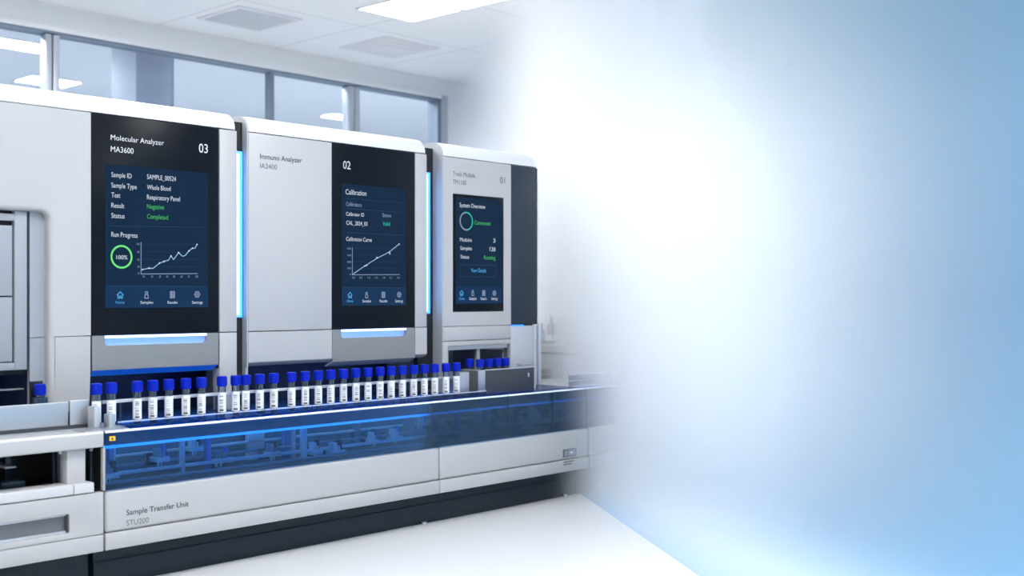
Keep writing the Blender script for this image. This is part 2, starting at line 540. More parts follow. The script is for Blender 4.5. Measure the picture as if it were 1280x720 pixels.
# side channel
ych = 3.845
xc0 = Xp(86.5, ych)
m = MB().box(XA, xc0 - .003, ych, ych + .012, DECK + .004, .638, bev=.003).box(xc0 + .003, Xp(111, ych), ych, ych + .012, DECK + .004, .641, bev=.003)
m.box(XA, Xp(111, ych), ych - .004, ych, DECK, DECK + .012, 1)
m.box(XA, Xp(111, ych), ych + .012, ych + .05, DECK, .60, 1)
m.box(XA, xc0 - .004, ych - .001, ych + .011, .6365, .6395, 2, bev=.001).box(xc0 + .004, Xp(110.5, ych), ych - .001, ych + .011, .6395, .6425, 2, bev=.001)
m.build('channel_wall', [SILVER, GAP, CAPW], lu)
for pa, yy, wd, dp, h in ((118, 3.775, .022, .05, .076), (136.5, 3.745, .024, .038, .05)):
    xa = Xp(pa, yy)
    bx('stop_block', SILVER if pa > 130 else STEEL, lu, xa, xa + wd, yy, yy + dp, DECK, DECK + h, bev=.003)
bx('ledge', SILVER, lu, Xp(104, 3.70), Xp(159, 3.70), YB + .012, YB + .09, DECK, DECK + .004)

# ---- sample transfer unit
tu = thing('sample_transfer_unit', 'long white sample transfer unit with blue glass window under the cabinets', 'lab machine', (3.2, 4.0, 0))
def line_panel(xa, xb, extra=None):
    m = MB()
    m.box(xa + g / 2, xb - g / 2, YB, YB + .03, .142, .1990, bev=.003)
    m.box(xa + g / 2, xb - g / 2, YB, YB + .03, .2005, .345, bev=.014, seg=5)
    m.box(xa + g / 2, xb - g / 2, YB + .02, YB + .034, .142, .33, 1)
    return m.build('front_panel', [WHITE, GAP], tu)
pa_ = line_panel(XS + .002, x550)
pb_ = line_panel(x550, x735)
pc_ = line_panel(x735 + .012, yx(785))
line_panel(yx(785), XEND)
# printing
YI = YB - .0006
def tx(m, body, p0, p1, yb, cap, Y, mi, bold=0.0):
    """text between columns p0..p1 with baseline row yb and cap height in rows, on the plane y=Y"""
    x0, x1 = Xp(p0, Y), Xp(p1, Y)
    z = Zp(p0, yb, Y)
    z2 = Zp(p0, yb - cap, Y)
    m.text(body, x0, x1, z, z2 - z, Y, mi, bold)
m = MB()
tx(m, 'Sample Transfer Unit', 158, 236, 644.3, 6.6, YI, 0, .012)
m.build('lettering', INK, pa_)
m = MB()
tx(m, 'STU200', 158, 186, 657.3, 6.6, YI, 0)
m.build('lettering', INK2, pa_)
xd0, xd1 = yx(703.6), yx(720)
zd0, zd1 = Zp(703.6, 572.2, YB), Zp(703.6, 562, YB)
m = MB().box(xd0, xd1, YB - .004, YB + .002, zd0, zd1, 0, bev=.002)
m.rect(xd0 + .012, xd0 + .026, zd0 + .008, zd1 - .008, YB - .0046, 2)
m.rect(xd0 + .036, xd1 - .008, zd0 + .006, zd1 - .006, YB - .0046, 1)
m.rect(xd0 + .05, xd0 + .07, zd1 - .022, zd1 - .016, YB - .0048, 3)
m.build('status_display', [POCKET, mat('lcd_grey', (.30, .32, .38), .25), mat('dial_olive', (.30, .31, .24), .4), LABEL], pb_)
m = MB()
for i, w in enumerate((.085, .07)):
    m.rect(xd0 + .004, xd0 + w, zd0 - .026 - i * .012, zd0 - .020 - i * .012, YI, 0)
m.build('lettering', INK2, pb_)
# plinths
p718 = Xp(718, YPL)
for xa, xb in ((PLX + .018, p718 - .003), (p718 + .003, XEND)):
    m = MB().box(xa, xb, YPL, 4.6, .008, .147).box(xa, xb, YPL - .006, YPL, .0, .085, bev=.002)
    m.build('plinth', SLATE, tu)
MB().cyl(Xp(707, YPL - .02), YPL - .02, 0, .012, .012).build('foot', STEEL, tu)
MB().cyl(Xp(530, YPL - .02), YPL - .02, 0, .012, .012).build('foot', STEEL, tu)
bx('carcass', MECHD, tu, XS + .002, XEND, YB + .036, 4.6, .147, .335)
# cavity
YBK = 3.985
m = MB().box(XS + .008, XEND, YBK, 4.6, .335, .529).box(XS + .006, XEND, YB + .02, YBK, .335, .348, 1)
m.build('cavity_lining', [CAVW, MECHD], tu)
bx('end_frame', WHITE, tu, XS - .004, XS + .006, YB + .002, YB + .022, .346, .49, bev=.002)
bx('end_wall', BLACK, tu, XS + .001, XS + .007, YB + .0225, YBK, .348, .529)
# deck behind the glass lid
YG = 3.772
bx('deck_plate', STEEL, tu, XS + .001, Xp(160, 3.76) - .001, YB + .101, 4.6, .53, DECK)
bx('deck_plate', WHITE2, tu, 4.561, XEND, YG, 4.6, .53, DECK)
m = MB().box(Xp(160, 3.76), 4.56, YG, 4.6, .53, DECK)
m.build('deck', mat('dark_blue_deck', (.006, .035, .15), .25), tu)
# glass: front panes and lid panes
seams = [XS + .001, x540, yx(635.6), yx(691.7), yx(732.5), yx(775), XEND]
for a, b_ in zip(seams, seams[1:]):
    m = MB().box(a + .0012, b_ - .0012, YB, YB + .006, .346, DECK - .0065)
    o = m.build('glass_front', GLASSB, tu)
    m = MB().box(a + .0012, b_ - .0012, YB + .001, YG + .0, DECK - .006, DECK)
    m.build('glass_lid', GLASST, tu)
    m = MB().box(a + .0012, b_ - .0012, YB - .002, YB + .008, DECK - .006, DECK + .0015, bev=.002)  # white bar paints the highlight on the acrylic's front edge
    m.build('rim', mat('edge_highlight', (.85, .93, 1.0), .2), tu)
    bx('joint', GAP, tu, b_ - .0011, b_ + .0011, YB - .001, YB + .006, .346, DECK)
# LED inside
zled = 1 - .1018 * 3.765 / c
bx('light_beam', mat('beam_grey_blue', (.12, .19, .28), .4), tu, XS + .02, XEND - .1, 3.768, 3.80, zled + .006, .529, bev=.002)
bx('emissive_strip', LEDT, tu, XS + .02, XEND - .1, 3.766, 3.776, zled - .004, zled + .0045)
bx('emissive_strip', FILLR, tu, XS + .02, XEND - .1, 3.90, 3.912, .516, .526)  # added strip that brightens the tank interior from behind
bx('glow_strip', LIDGLOW, tu, Xp(160, 3.72), XEND - .1, 3.684, 3.771, .5375, .5390)  # glowing sheet stands for the blue light in the acrylic lid
bx('emissive_strip', LEDB, tu, Xp(150, 3.90), 3.80, 3.906, 3.910, DECK, DECK + .004)
# guide rails beside the tubes
xr0, xr1 = Xp(147, 3.79), Xp(607, 3.79)
m = MB().box(xr0, xr1, 3.786, 3.789, DECK, .561).box(xr0, xr1, 3.7845, 3.7905, .559, .563, 1)
m.build('guide_rail', [CLEAR, WHITE2], tu)
m = MB().box(Xp(128, 3.868), Xp(575, 3.868), 3.866, 3.871, .622, .634, bev=.001)
m.build('guide_rail', mat('rail_white', (.72, .75, .80), .3), tu)
for px_ in range(150, 570, 60):
    bx('rail_post', MECHD, tu, Xp(px_, 3.874), Xp(px_, 3.874) + .006, 3.872, 3.878, DECK, .632)
# clear side rails running on beyond the last cabinet
for yy, z0, z1 in ((3.80, DECK, .60), (4.25, DECK, .60)):
    m = MB().box(4.56, XEND, yy, yy + .005, z0, z1).box(4.56, XEND, yy - .002, yy + .007, z1, z1 + .006, 1).box(4.56, XEND, yy - .002, yy + .007, z1 - .03, z1 - .025, 1)
    m.build('guide_rail', [CLEAR, WHITE2], tu)
# yellow warning sticker
m = MB()
zs0, zs1 = Zp(140, 551, YB), Zp(140, 545.3, YB)
xs0, xs1 = yx(136.6), yx(144)
m.box(xs0, xs1, YB - .0008, YB - .0002, zs0, zs1, 0)
m.quad([(xs0 + .005, zs0 + .004), (xs1 - .005, zs0 + .004), ((xs0 + xs1) / 2, zs1 - .003)], YB - .0012, 1)
m.build('warning_sticker', [YELLOW, INK], tu)
# mechanism inside the window
for yy, z, h, mm in ((3.74, .352, .010, MECHG), (3.80, .372, .012, MECHW), (3.87, .388, .010, MECHG), (3.93, .415, .010, MECHW), (3.95, .362, .014, MECHG), (3.955, .478, .010, MECHG)):
    bx('slide_rail', mm, tu, XS + .03, XEND - .2, yy, yy + .014, z, z + h, bev=.002)
posts = [(136, 139, 3.78, MECHB), (142, 145, 3.80, MECHW), (227.5, 231.5, 3.80, MECHW), (258, 264, 3.83, MECHB), (310, 331, 3.93, MECHW), (355, 364, 3.88, MECHB), (366.5, 370, 3.86, MECHW), (379, 384, 3.76, MECHW), (443, 451, 3.93, MECHG), (508, 518, 3.9, MECHG),
         (541, 546, 3.85, MECHB), (573, 575, 3.80, MECHB), (596, 604, 3.88, MECHW), (611, 614, 3.76, MECHW), (622, 626, 3.9, MECHG), (646, 650, 3.82, MECHD), (664, 668, 3.85, MECHW), (683, 687, 3.88, MECHD), (704, 708, 3.82, MECHG), (722, 726, 3.85, MECHD), (745, 749, 3.85, MECHG)]
for pa, pb, yy, mm in posts:
    m = MB().box(Xp(pa, yy), Xp(pb, yy), yy, yy + .022, .348, .474 if yy < 3.8 else .528, bev=.002)
    m.build('support_post', mm, tu)
rnd = random.Random(3)
cars = [(131, 150, 3.74, .372), (196, 213, 3.80, .40), (240, 255, 3.83, .42), (268, 292, 3.86, .36), (338, 352, 3.80, .37), (392, 404, 3.78, .36), (416, 433, 3.76, .352), (466, 474, 3.82, .37), (492, 503, 3.84, .37), (521, 538, 3.90, .41), (556, 570, 3.84, .37), (580, 592, 3.78, .36), (628, 640, 3.82, .38), (652, 662, 3.80, .37), (670, 682, 3.82, .38), (692, 702, 3.80, .37), (712, 722, 3.82, .38), (734, 744, 3.80, .37)]
for pa, pb, yy, z in cars:
    xa, xb = Xp(pa, yy), Xp(pb, yy)
    w = xb - xa
    q = MB().box(xa, xb, yy, yy + .05, z, z + .018, bev=.002).build('carriage', MECHW, tu)
    MB().box(xa + w * .1, xa + w * .4, yy + .004, yy + .04, z + .018, z + .05, bev=.002).box(xa + w * .45, xa + w * .55, yy + .002, yy + .03, z + .018, z + .036).build('bracket', MECHG if rnd.random() < .5 else MECHW, q)
    MB().cyl(xa + w * .72, yy + .022, z + .018, min(.012, w * .2), .042).build('motor', MECHD if rnd.random() < .6 else MECHB, q)
    MB().box(xa + w * .05, xa + w * .16, yy - .001, yy + .003, z - .012, z + .012).box(xa + w * .3, xa + w * .38, yy - .001, yy + .003, z - .012, z + .012).build('bracket', MECHW, q)
    MB().box(xa - .01, xb + .02, yy + .052, yy + .07, z - .012, z + .03, bev=.002).build('cable_carrier', MECHD, q)

# ================================================================== CABINETS
RC = .062
ZTOP = ZCAP + .07
def cap_profile(y0, zb):
    pts = [(y0, zb), (y0, ZTOP - RC)]
    for i in range(1, 9):
        a = math.pi / 2 * i / 8
        pts.append((y0 + RC - RC * math.cos(a), ZTOP - RC + RC * math.sin(a)))
    pts += [(4.72, ZTOP), (4.72, zb)]
    return pts
def top_cap(parent, x0, x1, rl=True):
    m = MB()
    zb = ZCAP + .002
    def ends(a, b_):
        return abs(a.x - b_.x) < 1e-6 and not (a.z < zb + 1e-4 and b_.z < zb + 1e-4) and (a.y < 4.5 and b_.y < 4.8)
    m.prism(cap_profile(YC, zb), x0, x1, 'x', 0, bev=ends, boff=.022, bseg=4)
    return m.build('top_cap', CAPW, parent, smooth=40)
def panel(name, parent, x0, x1, z0, z1, m=WHITE, y=YC, d=.03, bev=.003):
    return bx(name, m, parent, x0 + .0012, x1 - .0012, y, y + d, z0 + .0012, z1 - .0012, bev=bev)
def X(p):
    return Xp(p, YC)
ZLOW = .718

def light_gap(parent, x0, x1, y, pt, pb, pcol):
    """black channel between two cabinets with a luminous strip in it"""
    bx('gap_lining', BLACK, parent, x0, x1, y, y + .03, .56, ZTOP - .03)
    z1, z0 = Zp(pcol, pt, y), Zp(pcol, pb, y)
    w = x1 - x0
    o = MB().box(x0 + w * (.05 if w < .06 else .08), x0 + w * (.90 if w < .06 else .74), y - .012, y - .001, z0, z1, bev=.004).build('emissive_strip', LEDC, parent)
    MB().box(x0 + w * .25, x0 + w * .55, y - .0135, y - .0122, z0 + .01, z1 - .01).build('light_core', LEDI, o)
    return o

NOTCH = mat('notch_lining', (.30, .52, .90), .35)
def notch_drawer(parent, x0, x1, xn0, xn1, zb, zn, lip=None):
    """grey drawer front whose top edge is cut by a lit grip notch"""
    r = .014
    zt = ZSEAM - .0012
    xa, xb = x0 + .0012, x1 - .0012
    arc1 = [(xn0 + r - r * math.cos(a), zn + r - r * math.sin(a)) for a in [math.pi / 2 * i / 5 for i in range(6)]]
    arc2 = [(xn1 - r + r * math.sin(a), zn + r - r * math.cos(a)) for a in [math.pi / 2 * i / 5 for i in range(6)]]
    # outline (counter-clockwise seen from the front)
    P = [(xa, zt), (xa, zb), (xb, zb), (xb, zt), (xn1, zt)] + list(reversed(arc2)) + list(reversed(arc1)) + [(xn0, zt)]
    m = MB().prism(P, YC, YC + .02, 'y', 0)
    m.prism([(YC + .001, zb), (YC + .04, zb - .022), (YC + .06, zb - .022), (YC + .02, zb)], xa, xb, 'x', 1 if lip is None else 0)
    dr = m.build('drawer_front', [DRAWER, WHITE2], parent)
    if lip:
        MB().prism([(YC + .003, zb - .001), (YC + .038, zb - .0225), (YC + .0375, zb - .0235), (YC + .002, zb - .0025)], xa + .003, xb - .003, 'x').build('emissive_strip', lip, dr)  # glowing strip paints the blue light falling on the drawer's underside
    bx('grip_notch', NOTCH, dr, xn0 - .004, xn1 + .004, YC + .018, YC + .024, zn - .004, zt)
    bx('light_bar', LEDW, dr, xn0 + .001, xn1 - .001, YC + .001, YC + .015, zt - .010, zt - .001, bev=.002)
    return dr

# ---------------------------------------------------------------- analyzer 3 (molecular)
an1 = thing('lab_analyzer', 'tall white analyzer with large black screen numbered 03 and recessed left door', 'lab machine', (2.0, 4.3, DECK))
xa1 = 2.702
x113, x273 = X(114.2), X(273.3)
top_cap(an1, XA, xa1)
m = MB().box(XA, xa1 - .002, 4.06, 4.72, .735, ZCAP + .02).box(XA, xa1 - .002, 4.32, 4.72, DECK, .735, 1)
m.box(X(113), xa1 - .002, 4.03, 4.06, .86, ZCAP)
m.build('carcass', [BLACK, NAVY], an1)
# L-shaped front panel round the recess
xpk = X(62)
zpk = 1.3045
xpl = X(68.3)
r = .03
zt = ZCAP - .0012
P = [(XA, zpk), (xpk - r, zpk)]
P += [(xpk - r + r * math.sin(a), zpk - r + r * math.cos(a)) for a in [math.pi / 2 * i / 6 for i in range(1, 7)]]
P += [(xpk, DECK + .004), (xpl - .001, DECK + .004), (xpl - .001, ZSEAM), (x113 - .002, ZSEAM + .0012), (x113 - .002, zt), (XA, zt)]
def pocket_edge(a, b_):
    if abs(a.y - YC) > 1e-5 or abs(b_.y - YC) > 1e-5:
        return False
    ok = lambda v: v.x <= xpk + 1e-5 and v.z <= zpk + 1e-5 and v.z > DECK + .0 and (abs(v.x - xpk) < 1e-4 or v.x < xpk)
    return ok(a) and ok(b_) and not (abs(a.x - XA) < 1e-5 and abs(b_.x - XA) < 1e-5)
m = MB().prism(P, YC, YC + .06, 'y', 0, bev=pocket_edge, boff=.0185, bseg=5)
m.build('front_panel', WHITE, an1, smooth=40)
# lower panel with a slight fold
zf = .735
m = MB().prism([(YC, ZSEAM - .002), (YC, zf), (YC + .012, DECK + .004), (YC + .04, DECK + .004), (YC + .04, ZSEAM - .002)], xpl + .001, x113 - .0035, 'x', 0)
m.build('lower_panel', WHITE, an1, smooth=5)
bx('black_panel_edge', BLACK, an1, x113 - .002, x113 + .001, YC + .002, YC + .05, ZLOW, ZCAP)
# recess: strip and door
ys = YC + .035
xs0, xs1 = Xp(37.2, ys), Xp(60.3, ys)
zs1 = Zp(50, 264.7, ys)
zsm = Zp(50, 422, ys)
m = MB()
r = .014
P = [(xs0, zsm + .001), (xs1, zsm + .001)] + [(xs1 - r + r * math.cos(a), zs1 - r + r * math.sin(a)) for a in [math.pi / 2 * i / 5 for i in range(6)]] + [(xs0, zs1)]
m.prism(P, ys, ys + .02, 'y', 0)
m.box(xs0, xs1, ys, ys + .02, DECK + .004, zsm - .001)
m.build('recess_panel', GREYP, an1)
yd = YC + .028
xd1_, xdi = Xp(34, yd), Xp(18.3, yd)
zd1_, zd0_ = Zp(34, 264.5, yd), Zp(33, 462, yd)
zi1, zi0 = Zp(18, 276, yd), Zp(18, 453.5, yd)
m = MB()
m.box(xdi, xd1_, yd, yd + .03, zd0_, zd1_, bev=.003)
m.box(XA, xdi + .001, yd, yd + .03, zi1, zd1_ - .010, bev=.003)
m.box(XA, xdi + .001, yd, yd + .03, zd0_, zi0, bev=.003)
m.box(XA, xdi, yd + .025, yd + .03, zi0, zi1, 1)
m.prism([(yd + .001, zd0_), (yd + .02, zd0_ - .018), (yd + .028, zd0_ - .018), (yd + .028, zd0_)], XA, xd1_ - .012, 'x', 2)
door = m.build('door', [GREYP, BLACK, SGLASS], an1)
zmid = Zp(0, 370.5, yd)
bx('inset_panel', GREYP, door, XA, xdi - .005, yd + .006, yd + .026, zmid + .0025, zi1 - .017, bev=.002)
bx('inset_panel', GREYP, door, XA, xdi - .005, yd + .006, yd + .026, zi0 + .004, zmid - .0025, bev=.002)
bx('tray', STEEL, an1, XA, Xp(30, 4.08), 4.08, 4.12, .672, .677, bev=.001)
# black display panel
def display_panel(parent, x0, x1, z0, z1):
    return bx('display_panel', BGLASS, parent, x0 + .001, x1 - .0025, YC - .001, YC + .02, z0, z1, bev=.002)
ZP1 = ZCAP - .002
dp = display_panel(an1, x113 + .001, x273, ZSEAM - .001, ZP1)
YD = YC - .0022
YD2 = YC - .0030
m = MB()
tx(m, 'Molecular Analyzer', 138.5, 205, 176.2 - 1.6, 6.4, YD, 0)
m.build('lettering', INKW, dp)
m = MB()
tx(m, 'MA3600', 138.5, 167, 189.4, 6.8, YD, 0)
m.build('lettering', INKW, dp)
m = MB()
tx(m, '03', 248.7, 259.8, 190.4, 11, YD, 0)
m.build('lettering', INKW, dp)
def icon_home(m, cx, cz, h, w, mi, Y):
    m.line([(cx - h, cz + h * .05), (cx, cz + h), (cx + h, cz + h * .05)], w, Y, mi)
    m.line([(cx - h * .7, cz + h * .1), (cx - h * .7, cz - h * .9), (cx - h * .22, cz - h * .9), (cx - h * .22, cz - h * .3), (cx + h * .22, cz - h * .3), (cx + h * .22, cz - h * .9), (cx + h * .7, cz - h * .9), (cx + h * .7, cz + h * .1)], w, Y, mi)
def icon_tube(m, cx, cz, h, w, mi, Y):
    m.line([(cx - h * .35, cz + h), (cx + h * .35, cz + h), (cx + h * .35, cz + h * .2), (cx + h * .55, cz - h * .2), (cx + h * .55, cz - h * .9), (cx - h * .55, cz - h * .9), (cx - h * .55, cz - h * .2), (cx - h * .35, cz + h * .2), (cx - h * .35, cz + h)], w, Y, mi)
    m.line([(cx - h * .35, cz + h * .3), (cx + h * .35, cz + h * .3)], w, Y, mi)
def icon_list(m, cx, cz, h, w, mi, Y):
    m.line([(cx - h * .7, cz + h), (cx + h * .7, cz + h), (cx + h * .7, cz - h * .9), (cx - h * .7, cz - h * .9), (cx - h * .7, cz + h)], w, Y, mi)
    for k in (.5, .05, -.4):
        m.line([(cx - h * .1, cz + h * k), (cx + h * .5, cz + h * k)], w, Y, mi)
    m.line([(cx - h * .3, cz + h), (cx - h * .3, cz - h * .9)], w, Y, mi)
def icon_gear(m, cx, cz, h, w, mi, Y):
    pts = [(cx + h * (1 if k % 2 == 0 else .8) * math.cos(k * math.pi / 6), cz + h * (1 if k % 2 == 0 else .8) * math.sin(k * math.pi / 6)) for k in range(13)]
    m.line(pts, w, Y, mi)
    m.ring(cx, cz, h * .38, w, Y, mi, seg=12)
def PP(px, py):
    return (Xp(px, YD2), Zp(px, py, YD2))
def nav(m, items, lab_y, h):
    for k, (px, py, body, p0, p1) in enumerate(items):
        x, z = PP(px, py)
        (icon_home, icon_tube, icon_list, icon_gear)[k](m, x, z, h, .0032, CYN if k == 0 else GRY + 0, YD2)
        tx(m, body, p0, p1, lab_y, 3.4, YD2, CYN if k == 0 else WHT)
# display contents, screen 03
m = MB()
xq0, xq1 = Xp(131.3, YD), Xp(260.3, YD)
zq1, zq0 = Zp(131.3, 204.5, YD), Zp(131.3, 385, YD)
m.rect(xq0, xq1, zq0, zq1, YD, BG)
zn = Zp(131.3, 357.2, YD)
m.rect(xq0, xq1, zq0, zn, YD - .0004, NAV)
m.line([PP(136, 282.5), PP(257, 283.5 + .6)], .0022, YD2, RULE)
m.line([(xq0 + .01, zn), (xq1 - .01, zn)], .0022, YD2, RULE)
for body, p1, yb in (('Sample ID', 164.5, 221), ('Sample Type', 171, 234.2), ('Test', 150.3, 246.5), ('Result', 155.3, 259.4), ('Status', 155.7, 272.2)):
    tx(m, body, 139.2, p1, yb, 6.0, YD2, WHT)
for body, p1, yb, k in (('SAMPLE_00524', 220, 223.6, WHT), ('Whole Blood', 213.3, 236.6, WHT), ('Respiratory Panel', 225, 249.0, WHT), ('Negative', 205, 260.6, GRN), ('Completed', 210, 273.2, GRN)):
    tx(m, body, 183.8, p1, yb, 5.8, YD2, k)
tx(m, 'Run Progress', 139.2, 172, 295.8, 6.0, YD2, WHT)
x, z = PP(152, 321)
m.ring(x, z, .0405, .0072, YD2, RNG)
tx(m, '100%', 145.5, 159.3, 323.9, 5.0, YD2, WHT)
m.line([PP(176.3, 303), PP(176.3, 342.5), PP(247, 342.0)], .0026, YD2, GRY)
for yy, b_ in ((305, '100'), (315, '80'), (324.5, '60'), (333.3, '40'), (341.6, '0')):
    tx(m, b_, 170.7 if len(b_) == 3 else (171.5 if len(b_) == 2 else 172.3), 174.3, yy + 1.2, 2.4, YD2, GRY)
    m.line([PP(177, yy), PP(247, yy * .998 + .7)], .0011, YD2 + .0002, RULE)
for xx, b_ in ((179.5, '10'), (190, '20'), (200, '30'), (209, '40'), (217.5, '50'), (227, '60'), (236, '70'), (246, '100')):
    w = 1.2 if len(b_) == 2 else 1.9
    tx(m, b_, xx - w, xx + w, 347, 2.6, YD2, GRY)
cur = [(712, 388), (745, 381), (765, 382), (797, 356), (820, 347), (842, 341), (855, 320), (868, 338), (893, 303), (912, 321), (926, 318), (945, 294), (962, 281), (975, 281), (985, 262)]
cur = [PP(a / 4, b_ / 4 + 240) for a, b_ in cur]
m.line(cur, .0030, YD2, PALE)
for i in (0, 1, 3, 4, 6, 8, 11, 12, 14):
    m.ring(cur[i][0], cur[i][1], .0016, .0032, YD2 - .0002, WHT, seg=8)
nav(m, [(150.2, 369, 'Home', 144.6, 155.6), (183.2, 369, 'Samples', 175.5, 191.3), (215.5, 368.5, 'Results', 209.5, 221.8), (246.5, 368, 'Settings', 240, 253.3)], 379.6, .0125)
m.build('display', SCR, dp, smooth=0)
notch_drawer(an1, x113 + .002, x273, X(131), X(259.3), .733, .822, UGLOW)
# slim right column
xcl = x273 + .002
bx('column_edge', BLACK, an1, x273 - .002, x273 + .003, YC + .003, YC + .05, ZLOW, ZCAP)
panel('side_column', an1, xcl + .002, xa1, ZSEAM, ZCAP - .001)
m = MB().box(xcl + .003, xa1 - .001, YC, YC + .05, DECK + .002, ZSEAM - .002, bev=.003)
m.build('side_column', WHITE, an1)
light_gap(an1, xa1, 2.7475, YC + .033, 189.5, 397, 300)
bx('under_light', LEDB, an1, X(120), x273, 4.20, 4.21, .716, .724)
bx('back_plate', NAVY, an1, X(113), xa1, 4.285, 4.318, DECK, .735)

# ---------------------------------------------------------------- analyzer 2 (immuno)
an2 = thing('lab_analyzer', 'white analyzer with plain left door and black screen numbered 02', 'lab machine', (3.25, 4.3, DECK))
x2 = 2.7485
xe2 = 3.753
sp = cap_profile(YC, .716)
SIDEM = mat('grey_side_panel', (.42, .44, .48), .4, metal=.2)
MB().prism(sp, x2, x2 + .006, 'x').build('side_panel', SIDEM, an2)
top_cap(an2, x2 + .0065, xe2)
xb0, xb1 = X(415.2), X(518.8)
m = MB().box(x2 + .01, xe2 - .002, 4.03, 4.72, .735, ZCAP + .02).box(x2 + .007, xe2 - .002, 4.32, 4.72, DECK, .735, 1)
m.build('carcass', [BLACK, NAVY], an2)
bx('back_plate', NAVY, an2, x2 + .007, xe2, 4.285, 4.318, DECK, .735)
bx('side_panel', SIDEM, an2, x2, x2 + .012, YC + .01, 4.3, DECK, .72)
fp = panel('front_panel', an2, x2 + .0065, xb0, ZSEAM, ZCAP)
m = MB()
tx(m, 'Immuno Analyzer', 325, 377.3, 199.4 - 1.2, 6.4, YC - .0006, 0, .008)
m.build('lettering', [INK, INK2], fp)
m = MB()
tx(m, 'IA2400', 325, 346.3, 210.2, 6.4, YC - .0006, 1)
m.build('lettering', [INK, INK2], fp)
def lipped(parent, x0, x1, m_=WHITE):
    """lower front with its bottom edge turned under"""
    zz = .729
    m = MB().prism([(YC, ZSEAM - .002), (YC, zz + .006), (YC + .005, zz), (YC + .03, zz - .012), (YC + .05, zz - .012), (YC + .05, ZSEAM - .002)], x0 + .0012, x1 - .0012, 'x', 0)
    return m.build('lower_panel', m_, parent)
lipped(an2, x2 + .0065, xb0)
dp = display_panel(an2, xb0, xb1, ZSEAM - .001, ZP1)
m = MB()
tx(m, '02', 428.9, 438.2, 210.8, 9.9, YD, 0)
m.build('lettering', INKW, dp)
notch_drawer(an2, xb0, xb1, X(426.5), X(508.5), .720, .822)
m = MB()
xq0, xq1 = Xp(427, YD), Xp(507.7, YD)
zq1, zq0 = Zp(427, 229, YD), Zp(427, 382.2, YD)
m.rect(xq0, xq1, zq0, zq1, YD, BG)
zn = Zp(427, 359, YD)
m.rect(xq0, xq1, zq0, zn, YD - .0004, NAV)
m.line([(xq0 + .01, zn), (xq1 - .01, zn)], .0022, YD2, RULE)
zr = Zp(432, 260.5, YD)
m.line([(xq0 + .03, zr), (xq1 - .03, zr)], .0022, YD2, RULE)
zr = Zp(432, 290.6, YD)
m.line([(xq0 + .03, zr), (xq1 - .03, zr)], .0022, YD2, RULE)
zr = Zp(432, 248, YD)
m.line([(xq0 + .03, zr), (xq1 - .03, zr)], .0015, YD2, RULE)
for body, p0, p1, yb, cap, k in (('Calibration', 432, 458, 242.6, 6.2, WHT), ('Calibrators', 432.7, 452, 257.2, 4.8, GRY), ('Calibrator ID', 432.7, 455.2, 269.4, 4.4, WHT), ('Status', 478, 489, 270.9, 4.4, GRY),
                                 ('CAL_2024_03', 432.9, 459.2, 280.8, 5.0, WHT), ('Valid', 478.4, 487.6, 281.8, 4.6, TEAL), ('Calibration Curve', 432.7, 464.7, 300.9, 5.0, WHT)):
    tx(m, body, p0, p1, yb, cap, YD2, k)
m.line([PP(440.4, 309), PP(440.4, 343.5), PP(499.5, 343.2)], .0026, YD2, GRY)
for yy, b_ in ((310.5, '1200'), (319, '900'), (327.3, '600'), (335.3, '300'), (343, '0')):
    tx(m, b_, 434 if len(b_) > 1 else 437.2, 438.8, yy + 1.1, 2.2, YD2, GRY)
    m.line([PP(441, yy), PP(499, yy + .1)], .0010, YD2 + .0002, RULE)
for xx, b_ in ((442, '0.0'), (451, '0.5'), (461, '1.0'), (470.5, '1.5'), (480, '2.0'), (488.5, '2.5'), (498, '3.0')):
    tx(m, b_, xx - 1.7, xx + 1.7, 348.2, 2.2, YD2, GRY)
m.line([PP(440.6, 343), PP(456, 332.4), PP(471, 323), PP(486.5, 315), PP(498.8, 305.2)], .0030, YD2, PALE)
for a, b_ in ((456, 332.4), (458.5, 331.6), (471, 322), (486.5, 315.2), (487.3, 317), (498.8, 305.2)):
    x, z = PP(a, b_)
    m.ring(x, z, .0018, .0036, YD2 - .0002, WHT, seg=8)
nav(m, [(437.5, 369, 'Home', 433.7, 441.5), (458.3, 369, 'Samples', 453, 463.8), (479.3, 368.7, 'Results', 474.7, 484), (499, 368.3, 'Settings', 494, 504)], 377.9, .0125)
m.build('display', SCR, dp, smooth=0)
panel('side_column', an2, xb1 + .001, xe2, ZSEAM, ZCAP)
lipped(an2, xb1 + .001, xe2)
light_gap(an2, xe2, 3.8505, YC + .064, 216, 392, 537)
bx('under_light', LEDB, an2, x2 + .05, xe2 - .05, 4.20, 4.21, .722, .730)

# ---------------------------------------------------------------- track module
tm = thing('track_module', 'narrow white track module with small inset screen and dark side panel, numbered 01', 'lab machine', (4.2, 4.3, DECK))
x3 = 3.8515
xe3 = 4.545
MB().prism(cap_profile(YC, DECK), x3, x3 + .006, 'x').build('side_panel', SIDEM, tm)
top_cap(tm, x3 + .0065, xe3)
x639 = X(638.9)
m = MB().box(x3 + .01, xe3 - .004, 4.06, 4.72, .77, ZCAP + .02).box(x3 + .01, xe3 - .004, 4.25, 4.72, DECK, .77, 1).box(x3 + .01, xe3 - .006, 4.031, 4.06, .79, ZCAP + .01)
m.build('carcass', [BLACK, NAVY], tm)
